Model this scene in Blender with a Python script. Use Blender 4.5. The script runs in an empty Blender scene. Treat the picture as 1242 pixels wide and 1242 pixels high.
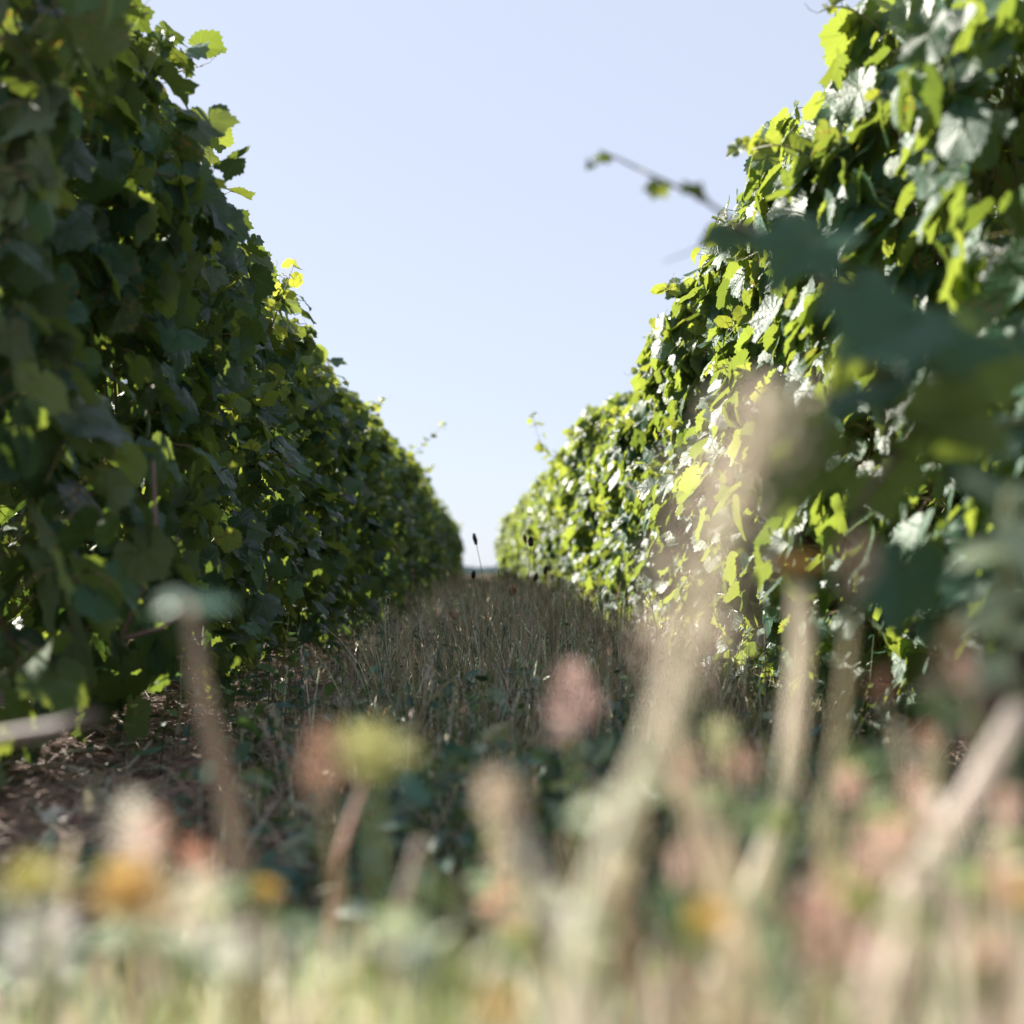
import bpy, math, random
import numpy as np
from mathutils import Vector, Matrix, Euler

SC = bpy.context.scene
COL = SC.collection
R = math.radians

# ------------------------------------------------------------------ camera
CAM_H = 0.44
cam_d = bpy.data.cameras.new("camera")
cam = bpy.data.objects.new("camera", cam_d)
COL.objects.link(cam)
cam.location = (0, 0, CAM_H)
cam.rotation_euler = (R(92.5), 0, R(-1.25))
cam_d.sensor_width = 36
cam_d.lens = 51.4
cam_d.clip_start = 0.02
cam_d.clip_end = 6000
cam_d.dof.use_dof = True
cam_d.dof.focus_distance = 4.5
cam_d.dof.aperture_fstop = 2.45
SC.camera = cam

# ------------------------------------------------------------------ sky and sun
SUN_EL, SUN_AZ = 31.5, 48.0          # azimuth: degrees left of straight ahead
W = bpy.data.worlds.new("World")
SC.world = W
W.use_nodes = True
wn, wl = W.node_tree.nodes, W.node_tree.links
bg = wn["Background"]
sky = wn.new("ShaderNodeTexSky")
sky.sky_type = 'NISHITA'
sky.sun_disc = False
sky.sun_elevation = R(SUN_EL)
sky.sun_rotation = R(-SUN_AZ)
sky.air_density = 1.0
sky.dust_density = 0.6
sky.ozone_density = 1.5
hs = wn.new("ShaderNodeHueSaturation")
hs.inputs["Saturation"].default_value = 0.8
hs.inputs["Hue"].default_value = 0.515
wl.new(sky.outputs[0], hs.inputs["Color"])
mul = wn.new("ShaderNodeMix"); mul.data_type = 'RGBA'; mul.blend_type = 'MULTIPLY'
mul.inputs[0].default_value = 1.0
mul.inputs[7].default_value = (0.97, 0.98, 1.0, 1)
haze = wn.new("ShaderNodeMix"); haze.data_type = 'RGBA'     # thin high haze evens the sky out
haze.inputs[0].default_value = 0.74
haze.inputs[7].default_value = (5.5, 6.05, 7.35, 1)
wl.new(mul.outputs[2], haze.inputs[6])
wl.new(hs.outputs[0], mul.inputs[6])
wl.new(haze.outputs[2], bg.inputs[0])
bg.inputs[1].default_value = 0.0425

sl = bpy.data.lights.new("sun", 'SUN')
sl.energy = 5.0
sl.angle = R(0.53)
sl.color = (1.0, 0.93, 0.82)
sun = bpy.data.objects.new("sun", sl)
COL.objects.link(sun)
S = Vector((-math.sin(R(SUN_AZ)) * math.cos(R(SUN_EL)), math.cos(R(SUN_AZ)) * math.cos(R(SUN_EL)), math.sin(R(SUN_EL))))
sun.rotation_euler = S.to_track_quat('Z', 'Y').to_euler()
sun.location = S * 60

SC.view_settings.view_transform = 'Standard'
SC.view_settings.look = 'None'
SC.view_settings.exposure = 1.75
SC.view_settings.gamma = 1.0
SC.render.engine = 'CYCLES'
SC.cycles.use_denoising = True
SC.cycles.max_bounces = 8
SC.cycles.transmission_bounces = 6

# ------------------------------------------------------------------ helpers
_CM = Euler(cam.rotation_euler).to_matrix()
FPX = 51.4 / 36 * 1242


def at(px, py, d):
    """world point seen at photo pixel (px, py), d metres down the lens axis"""
    v = Vector(((px - 621) / FPX * d, -(py - 621) / FPX * d, -d))
    return _CM @ v + cam.location


def empty(name, loc=(0, 0, 0), rz=0.0):
    o = bpy.data.objects.new(name, None)
    o.empty_display_size = 0.05
    o.location = loc
    o.rotation_euler = (0, 0, rz)
    COL.objects.link(o)
    return o


def tag(o, label=None, cat=None, group=None, kind=None):
    if label: o["label"] = label
    if cat: o["category"] = cat
    if group: o["group"] = group
    if kind: o["kind"] = kind
    return o


class Geo:
    """collects vertices, faces, uv and a per-vertex colour for ONE mesh"""
    def __init__(self):
        self.v, self.f, self.uv, self.c, self.m = [], [], [], [], []
        self.n = 0

    def add(self, v, faces, c, uv=None, mat=0):
        v = np.asarray(v, float).reshape(-1, 3)
        k = len(v)
        self.v.append(v)
        c = np.asarray(c, float)
        if c.ndim == 1: c = np.tile(c, (k, 1))
        if c.shape[1] == 3: c = np.hstack([c, np.ones((k, 1))])
        self.c.append(c)
        self.uv.append(np.zeros((k, 2)) if uv is None else np.asarray(uv, float))
        for f in faces:                                  # f : int array (n, 3) or (n, 4)
            f = np.asarray(f, np.int64)
            if len(f):
                self.f.append(f + self.n)
                self.m.append(np.full(len(f), mat, np.int32))
        self.n += k

    def tube(self, pts, radii, c, sides=7, mat=0, cap=True):
        pts = [Vector(p) for p in pts]
        vs, prev = [], None
        for i, p in enumerate(pts):
            t = (pts[min(i + 1, len(pts) - 1)] - pts[max(i - 1, 0)])
            if t.length < 1e-9: t = Vector((0, 0, 1))
            t.normalize()
            a = prev if prev is not None else (Vector((1, 0, 0)) if abs(t.x) < .8 else Vector((0, 1, 0)))
            u = (a - t * a.dot(t)).normalized()
            prev = u
            w = t.cross(u)
            r = radii[i] if hasattr(radii, '__len__') else radii
            for k in range(sides):
                an = 2 * math.pi * k / sides
                vs.append(p + (u * math.cos(an) + w * math.sin(an)) * r)
        q = []
        for i in range(len(pts) - 1):
            for k in range(sides):
                k2 = (k + 1) % sides
                q.append((i * sides + k, i * sides + k2, (i + 1) * sides + k2, (i + 1) * sides + k))
        tri = []
        if cap:
            n0 = len(vs)
            vs.append(pts[-1]); e = (len(pts) - 1) * sides
            for k in range(sides): tri.append((e + k, e + (k + 1) % sides, n0))
        self.add([tuple(x) for x in vs], [np.array(q), np.array(tri)] if tri else [np.array(q)], c, None, mat)

    def build(self, name, mats, parent=None, smooth=True):
        me = bpy.data.meshes.new(name)
        v = np.concatenate(self.v)
        me.vertices.add(len(v))
        me.vertices.foreach_set("co", v.astype(np.float32).ravel())
        sizes = np.concatenate([np.full(len(f), f.shape[1]) for f in self.f])
        loops = np.concatenate([f.ravel() for f in self.f])
        me.loops.add(len(loops))
        me.loops.foreach_set("vertex_index", loops.astype(np.int32))
        me.polygons.add(len(sizes))
        me.polygons.foreach_set("loop_start", np.concatenate([[0], np.cumsum(sizes)[:-1]]).astype(np.int32))
        me.polygons.foreach_set("material_index", np.concatenate(self.m))
        me.polygons.foreach_set("use_smooth", np.full(len(sizes), smooth))
        uvl = me.uv_layers.new(name="UVMap")
        uvl.data.foreach_set("uv", np.concatenate(self.uv)[loops].astype(np.float32).ravel())
        ca = me.color_attributes.new("tint", 'FLOAT_COLOR', 'POINT')
        cc = np.concatenate(self.c)
        if cc.shape[1] == 3: cc = np.hstack([cc, np.ones((len(cc), 1))])
        ca.data.foreach_set("color", cc.astype(np.float32).ravel())
        me.update(calc_edges=True)
        me.validate()
        for m in (mats if isinstance(mats, (list, tuple)) else [mats]):
            me.materials.append(m)
        o = bpy.data.objects.new(name, me)
        COL.objects.link(o)
        if parent is not None: o.parent = parent
        return o


def link_copy(o, parent=None):
    c = o.copy()
    COL.objects.link(c)
    c.parent = parent
    return c


# ------------------------------------------------------------------ materials
class NT:
    def __init__(self, name):
        self.mat = bpy.data.materials.new(name)
        self.mat.use_nodes = True
        self.t = self.mat.node_tree
        self.t.nodes.clear()
        self.out = self.t.nodes.new("ShaderNodeOutputMaterial")

    def n(self, kind, **kw):
        x = self.t.nodes.new(kind)
        for k, v in kw.items():
            if k.startswith("i_"):
                key = k[2:].replace("_", " ")
                x.inputs[int(key) if key.isdigit() else key].default_value = v
            else:
                setattr(x, k, v)
        return x

    def l(self, a, b): self.t.links.new(a, b)

    def math(self, op, a, b=None, c=None, clamp=False):
        x = self.t.nodes.new("ShaderNodeMath"); x.operation = op; x.use_clamp = clamp
        for i, q in enumerate((a, b, c)):
            if q is None: continue
            if isinstance(q, (int, float)): x.inputs[i].default_value = q
            else: self.l(q, x.inputs[i])
        return x.outputs[0]

    def mix(self, f, a, b, blend='MIX'):
        x = self.t.nodes.new("ShaderNodeMix"); x.data_type = 'RGBA'; x.blend_type = blend
        for s, q in ((x.inputs[0], f), (x.inputs[6], a), (x.inputs[7], b)):
            if isinstance(q, (int, float)): s.default_value = q
            elif isinstance(q, (tuple, list)): s.default_value = (*q[:3], 1)
            else: self.l(q, s)
        return x.outputs[2]


def leaf_material():
    """vine leaf: waxy dark face, pale matt underside, yellow-green light through it; tint = (tone, youth, wear)"""
    g = NT("vine_leaf")
    att = g.n("ShaderNodeAttribute", attribute_name="tint")
    sep = g.n("ShaderNodeSeparateColor"); g.l(att.outputs["Color"], sep.inputs[0])
    tone, young, wear = sep.outputs
    uv = g.n("ShaderNodeUVMap")
    sx = g.n("ShaderNodeSeparateXYZ"); g.l(uv.outputs[0], sx.inputs[0])
    x, y = sx.outputs[0], sx.outputs[1]
    ax = g.math('ABSOLUTE', x)
    # distance to the five main veins
    d = ax
    for a in (50, 108):
        s, c = math.sin(R(a)), math.cos(R(a))
        dd = g.math('ABSOLUTE', g.math('SUBTRACT', g.math('MULTIPLY', ax, c), g.math('MULTIPLY', y, s)))
        d = g.math('MINIMUM', d, dd)
    vein = g.math('SUBTRACT', 1.0, g.math('DIVIDE', d, 0.028), clamp=True)
    # side veins: bands across the blade, chevrons about the midrib
    ph = g.math('ADD', g.math('MULTIPLY', y, 34.0), g.math('MULTIPLY', ax, -30.0))
    sec = g.math('POWER', g.math('MULTIPLY_ADD', g.math('SINE', ph), 0.5, 0.5), 10.0)
    veins = g.math('MAXIMUM', vein, g.math('MULTIPLY', sec, 0.28))
    noi = g.n("ShaderNodeTexNoise", i_Scale=9.0, i_Detail=4.0); g.l(uv.outputs[0], noi.inputs["Vector"])
    geo = g.n("ShaderNodeNewGeometry")
    back = geo.outputs["Backfacing"]
    up = g.mix(tone, (0.009, 0.042, 0.032), (0.040, 0.138, 0.096))
    up = g.mix(g.math('MULTIPLY', noi.outputs["Fac"], 0.30), up, (0.065, 0.11, 0.025))
    up = g.mix(young, up, (0.19, 0.25, 0.035))
    up = g.mix(g.math('MULTIPLY', veins, 0.45), up, (0.16, 0.21, 0.07))
    spot = g.n("ShaderNodeTexNoise", i_Scale=3.5, i_Detail=3.0); g.l(uv.outputs[0], spot.inputs["Vector"])
    wm = g.math('MULTIPLY', wear, g.math('MULTIPLY', g.math('SUBTRACT', spot.outputs["Fac"], 0.52, clamp=True), 9.0, clamp=True), clamp=True)
    up = g.mix(wm, up, (0.24, 0.16, 0.05))
    under = g.mix(0.55, up, (0.20, 0.25, 0.14))
    base = g.mix(back, up, under)
    rough = g.math('ADD', g.math('MULTIPLY', back, 0.30), g.math('MULTIPLY_ADD', tone, 0.16, 0.31))
    bmp = g.n("ShaderNodeBump", i_Strength=0.55, i_Distance=0.004)
    hgt = g.math('SUBTRACT', g.math('MULTIPLY', noi.outputs["Fac"], 0.9), g.math('ADD', g.math('MULTIPLY', vein, 0.7), g.math('MULTIPLY', sec, 0.14)))
    g.l(hgt, bmp.inputs["Height"])
    p = g.n("ShaderNodeBsdfPrincipled")
    g.l(base, p.inputs["Base Color"]); g.l(rough, p.inputs["Roughness"]); g.l(bmp.outputs[0], p.inputs["Normal"])
    g.l(g.math('MULTIPLY', att.outputs["Alpha"], 0.50), p.inputs["Specular IOR Level"])
    tr = g.n("ShaderNodeBsdfTranslucent")
    tc = g.mix(tone, (0.05, 0.10, 0.014), (0.34, 0.43, 0.055))
    tc = g.mix(young, tc, (0.66, 0.68, 0.07))
    tc = g.mix(g.math('MULTIPLY', veins, 0.5), tc, (0.16, 0.22, 0.02))
    tc = g.mix(wm, tc, (0.30, 0.16, 0.03))
    g.l(tc, tr.inputs["Color"])
    ms = g.n("ShaderNodeMixShader", i_0=0.42)
    g.l(p.outputs[0], ms.inputs[1]); g.l(tr.outputs[0], ms.inputs[2])
    g.l(ms.outputs[0], g.out.inputs[0])
    return g.mat


def tint_material(name, rough=0.6, trans=0.0, spec=0.4, var=0.25, scale=60.0, tgain=1.3, bump=0.0):
    """takes its colour from the per-vertex tint, broken up by noise"""
    g = NT(name)
    att = g.n("ShaderNodeAttribute", attribute_name="tint")
    tc = g.n("ShaderNodeTexCoord")
    noi = g.n("ShaderNodeTexNoise", i_Scale=scale, i_Detail=4.0); g.l(tc.outputs["Object"], noi.inputs["Vector"])
    f = g.math('MULTIPLY_ADD', noi.outputs["Fac"], 2 * var, 1 - var)
    col = g.n("ShaderNodeVectorMath", operation='SCALE'); g.l(att.outputs["Color"], col.inputs[0]); g.l(f, col.inputs["Scale"])
    p = g.n("ShaderNodeBsdfPrincipled", i_Roughness=rough)
    p.inputs["Specular IOR Level"].default_value = spec
    g.l(col.outputs[0], p.inputs["Base Color"])
    if bump:
        b = g.n("ShaderNodeBump", i_Strength=bump, i_Distance=0.004); g.l(noi.outputs["Fac"], b.inputs["Height"])
        g.l(b.outputs[0], p.inputs["Normal"])
    if trans:
        tr = g.n("ShaderNodeBsdfTranslucent")
        c2 = g.n("ShaderNodeVectorMath", operation='SCALE'); g.l(col.outputs[0], c2.inputs[0]); c2.inputs["Scale"].default_value = tgain
        g.l(c2.outputs[0], tr.inputs["Color"])
        ms = g.n("ShaderNodeMixShader", i_0=trans)
        g.l(p.outputs[0], ms.inputs[1]); g.l(tr.outputs[0], ms.inputs[2]); g.l(ms.outputs[0], g.out.inputs[0])
    else:
        g.l(p.outputs[0], g.out.inputs[0])
    return g.mat


def soil_material():
    g = NT("soil")
    tc = g.n("ShaderNodeTexCoord")
    n1 = g.n("ShaderNodeTexNoise", i_Scale=1.3, i_Detail=8.0, i_Roughness=0.7); g.l(tc.outputs["Object"], n1.inputs["Vector"])
    n2 = g.n("ShaderNodeTexNoise", i_Scale=38.0, i_Detail=8.0, i_Roughness=0.7); g.l(tc.outputs["Object"], n2.inputs["Vector"])
    c = g.mix(n1.outputs["Fac"], (0.070, 0.042, 0.042), (0.16, 0.105, 0.088))
    c = g.mix(n2.outputs["Fac"], c, (0.21, 0.15, 0.12))
    b = g.n("ShaderNodeBump", i_Strength=0.9, i_Distance=0.03); g.l(n2.outputs["Fac"], b.inputs["Height"])
    p = g.n("ShaderNodeBsdfPrincipled", i_Roughness=0.95)
    p.inputs["Specular IOR Level"].default_value = 0.2
    g.l(c, p.inputs["Base Color"]); g.l(b.outputs[0], p.inputs["Normal"])
    g.l(p.outputs[0], g.out.inputs[0])
    return g.mat


def bark_material():
    g = NT("vine_bark")
    tc = g.n("ShaderNodeTexCoord")
    mp = g.n("ShaderNodeMapping"); mp.inputs["Scale"].default_value = (60, 60, 9)
    g.l(tc.outputs["Object"], mp.inputs[0])
    n1 = g.n("ShaderNodeTexNoise", i_Scale=1.0, i_Detail=6.0); g.l(mp.outputs[0], n1.inputs["Vector"])
    c = g.mix(n1.outputs["Fac"], (0.05, 0.033, 0.025), (0.20, 0.15, 0.115))
    b = g.n("ShaderNodeBump", i_Strength=1.0, i_Distance=0.01); g.l(n1.outputs["Fac"], b.inputs["Height"])
    p = g.n("ShaderNodeBsdfPrincipled", i_Roughness=0.9); g.l(c, p.inputs["Base Color"]); g.l(b.outputs[0], p.inputs["Normal"])
    g.l(p.outputs[0], g.out.inputs[0])
    return g.mat


M_LEAF = leaf_material()
M_CANE = tint_material("green_cane", rough=0.5, spec=0.5, var=0.3)
M_BARK = bark_material()
M_SOIL = soil_material()
M_GRASS = tint_material("grass_blade", rough=0.5, trans=0.48, spec=0.4, var=0.2, tgain=1.5)
M_WEEDLEAF = tint_material("weed_leaf", rough=0.5, trans=0.3, spec=0.45, var=0.3)
M_STEM = tint_material("weed_stem", rough=0.55, spec=0.4, var=0.25, trans=0.42, tgain=1.5)
M_HEAD = tint_material("seed_head", rough=0.8, spec=0.2, var=0.35, scale=300, bump=0.5)
M_PETAL = tint_material("petal", rough=0.6, spec=0.3, var=0.15, trans=0.45, tgain=1.4)
M_STRAW = tint_material("straw", rough=0.55, spec=0.4, var=0.3, trans=0.12)


# ------------------------------------------------------------------ leaves
def vine_template(kind=0, n=46, rings=(0.38, 0.74, 1.0)):
    """vine leaf outline about the petiole joint; +y is the tip"""
    key = {0: [(0, 1.0), (24, .82), (52, .95), (82, .77), (112, .80), (140, .66), (164, .58), (180, .16)],
           1: [(0, 1.05), (27, .70), (54, .97), (84, .64), (114, .80), (142, .62), (166, .50), (180, .12)],
           2: [(0, .95), (26, .86), (55, .92), (84, .83), (115, .80), (142, .70), (165, .60), (180, .20)]}[kind]
    ka, kr = np.array([k[0] for k in key]), np.array([k[1] for k in key])
    th = -math.pi + (np.arange(n) + 0.0) * 2 * math.pi / n
    rr = np.interp(np.degrees(np.abs(th)), ka, kr)
    tooth = np.where(np.arange(n) % 2 == 0, 1.05, 0.94)
    tooth[0] = 1.0
    rr = rr * tooth
    vs = [[0, 0]]
    for q in rings:
        soft = rr if q == 1.0 else rr / tooth
        vs += list(np.stack([np.sin(th) * soft * q, np.cos(th) * soft * q], 1))
    vs = np.array(vs, float)
    k = np.arange(n); k2 = (k + 1) % n
    tri = np.stack([np.zeros(n, int), 1 + k2, 1 + k], 1)
    quads = []
    for r in range(len(rings) - 1):
        a, b = 1 + r * n, 1 + (r + 1) * n
        quads.append(np.stack([a + k, a + k2, b + k2, b + k], 1))
    return vs, tri, np.concatenate(quads)


def oval_template(n=12, w=0.36):
    th = np.linspace(-math.pi, math.pi, n, endpoint=False)
    out = np.stack([np.sin(th) * w, 0.5 + 0.5 * np.cos(th)], 1)
    mid = out * [0.5, 1] * [1, 0.6] + [0, 0.2]
    vs = np.concatenate([[[0, 0.5]], mid, out])
    k = np.arange(n); k2 = (k + 1) % n
    return vs, np.stack([np.zeros(n, int), 1 + k2, 1 + k], 1), np.stack([1 + k, 1 + k2, 1 + n + k2, 1 + n + k], 1)


TPL = [vine_template(0), vine_template(1), vine_template(2)]
TPL_LO = [vine_template(k, 22, (0.55, 1.0)) for k in range(3)]
OVAL = oval_template()


def put_leaves(g, rng, pos, nrm, tip, size, tint, tpls=None, curl=1.0, mat=0):
    """adds many leaves at once. pos = petiole joint, nrm = blade normal, tip = wanted tip direction"""
    tint = np.asarray(tint, float)
    if tint.shape[1] == 3: tint = np.hstack([tint, rng.uniform(.45, 1.35, (len(tint), 1))])   # alpha: how waxy this leaf is
    pos, nrm, tip = (np.asarray(a, float).reshape(-1, 3) for a in (pos, nrm, tip))
    size = np.asarray(size, float); tint = np.asarray(tint, float)
    K = len(pos)
    if not K: return
    nrm = nrm / np.linalg.norm(nrm, axis=1, keepdims=True)
    Y = tip - nrm * np.sum(tip * nrm, 1, keepdims=True)
    Y /= np.maximum(np.linalg.norm(Y, axis=1, keepdims=True), 1e-6)
    X = np.cross(Y, nrm)
    tpls = tpls or TPL
    which = rng.integers(0, len(tpls), K)
    for t, (tv, tri, quad) in enumerate(tpls):
        sel = np.where(which == t)[0]
        k = len(sel)
        if not k: continue
        x, y = tv[:, 0][None], tv[:, 1][None]
        asp = rng.normal(1, .08, (k, 1)); skew = rng.normal(0, .10, (k, 1))
        xx = x * asp + skew * y * 0.6; yy = y * (2 - asp)
        r2 = x * x + y * y
        th = np.arctan2(x, y)
        fold = rng.normal(.16, .22, (k, 1)) * curl
        droop = rng.normal(-.20, .20, (k, 1)) * curl
        cup = rng.normal(-.10, .17, (k, 1)) * curl
        wav = np.abs(rng.normal(.07, .05, (k, 1))) * curl
        wav2 = rng.normal(.0, .06, (k, 1)) * curl
        p1 = rng.uniform(0, 6.28, (k, 1)); p2 = rng.uniform(0, 6.28, (k, 1))
        z = fold * np.abs(x) + droop * np.maximum(y, 0) ** 2 + cup * x * x + wav * np.sin(5 * th + p1) * r2 + wav2 * np.sin(2 * th + p2) * r2
        z = z + rng.normal(0, .012, (k, tv.shape[0])) * curl
        sz = size[sel][:, None]
        P = pos[sel][:, None, :] + (xx * sz)[..., None] * X[sel][:, None, :] + (yy * sz)[..., None] * Y[sel][:, None, :] + (z * sz)[..., None] * nrm[sel][:, None, :]
        V = tv.shape[0]
        off = (np.arange(k) * V)[:, None, None]
        g.add(P.reshape(-1, 3), [(tri[None] + off).reshape(-1, 3), (quad[None] + off).reshape(-1, 4)],
              np.repeat(tint[sel], V, 0), np.tile(tv, (k, 1)), mat)


def put_petioles(g, rng, joint, root, r=0.0014, tint=(.16, .13, .05), mat=1):
    """thin three-sided stalks from root to joint, sagging a little"""
    joint, root = np.asarray(joint, float).reshape(-1, 3), np.asarray(root, float).reshape(-1, 3)
    K = len(joint)
    if not K: return
    mid = (joint + root) / 2 + rng.normal(0, .004, (K, 3)) + [0, 0, .01]
    ring = np.array([[math.cos(a), math.sin(a), 0] for a in (0, 2.094, 4.189)]) * r
    ring2 = ring[:, [0, 2, 1]]
    P = np.stack([root[:, None] + ring2, mid[:, None] + ring2, joint[:, None] + ring2], 1).reshape(K, 9, 3)
    q = []
    for s in range(2):
        for k in range(3):
            q.append((s * 3 + k, s * 3 + (k + 1) % 3, s * 3 + 3 + (k + 1) % 3, s * 3 + 3 + k))
    f = (np.array(q)[None] + (np.arange(K) * 9)[:, None, None]).reshape(-1, 4)
    g.add(P.reshape(-1, 3), [f], np.array(tint), None, mat)


def shoot(leafg, caneg, rng, pts, r0=.0035, size=(.06, .02), step=.055, young=(.2, 1.0), colour=(.16, .14, .05), leaf_prob=1.0, skip=0.0, tendrils=True):
    """one cane along pts with alternate leaves that get smaller and younger to the tip"""
    pts = [Vector(p) for p in pts]
    dense = []
    for i in range(len(pts) - 1):
        p0, p1, p2, p3 = pts[max(i - 1, 0)], pts[i], pts[i + 1], pts[min(i + 2, len(pts) - 1)]
        for k in range(5):
            t = k / 5
            dense.append(0.5 * ((2 * p1) + (p2 - p0) * t + (2 * p0 - 5 * p1 + 4 * p2 - p3) * t * t + (3 * p1 - p0 - 3 * p2 + p3) * t ** 3))
    dense.append(pts[-1])
    n = len(dense)
    caneg.tube(dense, [r0 * (1 - .75 * i / (n - 1)) for i in range(n)], colour, 6)
    L = np.cumsum([0] + [(dense[i + 1] - dense[i]).length for i in range(n - 1)])
    side = 1
    s = L[-1] * skip
    J, RT, N, T, SZ, C = [], [], [], [], [], []
    while s < L[-1] - .004:
        i = min(int(np.searchsorted(L, s)), n - 1)
        u = s / L[-1]
        p = dense[i]
        d = (dense[min(i + 1, n - 1)] - dense[max(i - 1, 0)]).normalized()
        sz = size[0] + (size[1] - size[0]) * u
        if rng.random() < leaf_prob:
            lat = d.cross(Vector((0, 0, 1)))
            if lat.length < .25: lat = Vector((rng.normal(), rng.normal(), 0))
            lat.normalize()
            out = (lat * side + Vector(rng.normal(0, .35, 3)) + Vector((0, 0, .35))).normalized()
            j = p + out * sz * rng.uniform(.7, 1.1)
            J.append(j); RT.append(p)
            N.append(Vector((0, 0, .7)) + out * .5 + Vector(rng.normal(0, .4, 3)))
            T.append(out + Vector((0, 0, -.6)) + d * .3)
            SZ.append(sz * rng.uniform(.8, 1.15))
            C.append((rng.random(), min(1, max(0, young[0] + (young[1] - young[0]) * u + rng.normal(0, .1))), 0.0))
        side = -side
        s += step * (1 - .55 * u) * rng.uniform(.8, 1.2)
    if J:
        put_leaves(leafg, rng, J, N, T, SZ, C)
        put_petioles(leafg, rng, J, RT, .0011, (.2, .17, .05))
    if tendrils:
        for q in range(2):
            b = dense[int(n * (.6 + .3 * q)) - 1]
            dv = Vector(rng.normal(0, 1, 3)).normalized()
            caneg.tube([b, b + dv * .03 + Vector((0, 0, .01)), b + dv * .05 + Vector((0, 0, .03)), b + dv * .055 + Vector((.008, .004, .045))], .0007, (.3, .3, .1), 4)


ROW_L = 1.15


def vine_meshes(seed, dense=False):
    """geometry of one trained vine: trunk, cordon, canes and the leaf wall, 1.15 m of row along y"""
    rng = np.random.default_rng(seed)
    tr, co, ca, fo = Geo(), Geo(), Geo(), Geo()
    # trunk
    pts, rad = [], []
    wob = rng.normal(0, .014, (9, 2))
    for i in range(9):
        t = i / 8
        pts.append((wob[i, 0] + .03 * math.sin(3 * t), wob[i, 1] - .06 + .12 * t, -.03 + .66 * t))
        rad.append(.034 - .010 * t + (.012 if i in (0, 8) else rng.normal(0, .003)))
    tr.tube(pts, rad, (.2, .15, .12), 9)
    # cordon
    for sgn in (-1, 1):
        cp = [(pts[-1][0] + rng.normal(0, .008), pts[-1][1] + sgn * .55 * k / 6, pts[-1][2] - .01 + .03 * math.sin(k * 1.3) + (.02 if k else -.02)) for k in range(7)]
        co.tube(cp, [.019 - .0015 * k for k in range(7)], (.2, .15, .12), 8)
    # canes
    for k in range(9):
        y0 = -.52 + 1.04 * k / 8 + rng.normal(0, .03)
        x = rng.normal(0, .03)
        p = [(x * .3, y0, .62)]
        for j in range(1, 6):
            x += rng.normal(0, .03)
            p.append((max(-.15, min(.15, x)), y0 + rng.normal(0, .035), .62 + 1.06 * j / 5))
        ca.tube(p, [.0048, .0045, .0042, .0036, .003, .002], (.15, .085, .045) if rng.random() < .6 else (.14, .13, .05), 6)
    for k in range(3):                                   # canes that broke out sideways and hang low
        s = rng.choice([-1, 1]); y0 = rng.uniform(-.5, .5)
        ca.tube([(0, y0, .64), (s * .14, y0 + rng.normal(0, .08), .62), (s * .24, y0 + rng.normal(0, .12), .45), (s * .27, y0 + rng.normal(0, .14), rng.uniform(.2, .32))], [.004, .0036, .003, .002], (.2, .11, .07), 6)
    # leaf wall
    ph = rng.uniform(0, 6.28, 8)

    def half(z, y, s):
        base = np.interp(z, [.05, .45, .8, 1.2, 1.55, 1.75], [.26 if not dense else .24, .31 if not dense else .28, .31, .28, .21, .09])
        b = .065 * np.sin(5.4 * y + ph[0] + s) + .055 * np.sin(8.3 * z + ph[1] + 2 * s) + .035 * np.sin(11 * y + 6 * z + ph[2] + s)
        return np.maximum(base + b, .05)

    def top(y):
        return 1.64 + .05 * np.sin(6 * y + ph[3]) + .04 * np.sin(15 * y + ph[4])

    J, RT, N, T, SZ, C, LO = [], [], [], [], [], [], []
    for s in (-1, 1):
        n = 780 if dense else 640
        zz = .07 + (1.60 - .07) * rng.random(n) ** .80
        yy = rng.uniform(-.62, .62, n)
        keep = rng.random(n) < np.interp(zz, [.05, .3, .6], [.45, .8, 1])
        zz, yy = zz[keep], yy[keep]
        n = len(zz)
        dep = np.abs(rng.normal(0, .05 if dense else .095, n)) - .02
        xx = s * np.maximum(half(zz, yy, s) - dep + rng.normal(0, .012, n), .02)
        nn = np.stack([s * rng.uniform(.45 if dense else .3, 1.0, n), rng.normal(0, .42 if dense else .68, n), rng.normal(.4 if dense else .5, .36 if dense else .58, n)], 1)
        tt = np.stack([s * rng.normal(.25, .25, n), rng.normal(0, .42, n), -np.ones(n)], 1)
        J.append(np.stack([xx, yy, zz], 1)); N.append(nn); T.append(tt)
        RT.append(np.stack([xx - s * rng.uniform(.03, .07, n), yy + rng.normal(0, .025, n), zz + rng.normal(-.01, .03, n)], 1))
        SZ.append(np.clip(rng.normal(.054 if dense else .050, .014, n), .02, .085))
        yo = np.clip(rng.normal(.02, .09, n) + np.interp(zz, [1.2, 1.7], [0, .22]), 0, 1)
        C.append(np.stack([rng.random(n) ** (.5 if dense else 2.1), yo, (rng.random(n) < .10) * rng.uniform(.4, 1, n)], 1)); LO.append(np.zeros(n, bool))  # tone carries light: darker tints for the shaded row, paler for the sunlit one
    n = 140 if dense else 180                                              # the inside of the wall
    zz = rng.uniform(.08, 1.6, n); yy = rng.uniform(-.6, .6, n)
    xx = rng.normal(0, .10, n)
    J.append(np.stack([xx, yy, zz], 1)); N.append(np.stack([rng.normal(0, 1, n), rng.normal(0, .5, n), rng.normal(.3, .5, n)], 1))
    T.append(np.stack([rng.normal(0, .4, n), rng.normal(0, .4, n), -np.ones(n)], 1)); RT.append(J[-1] + rng.normal(0, .03, (n, 3)))
    SZ.append(np.clip(rng.normal(.066, .012, n), .04, .09)); C.append(np.stack([rng.random(n), np.zeros(n), (rng.random(n) < .2) * 1.0], 1)); LO.append(np.ones(n, bool))
    n = 120                                               # the clipped top
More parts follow.
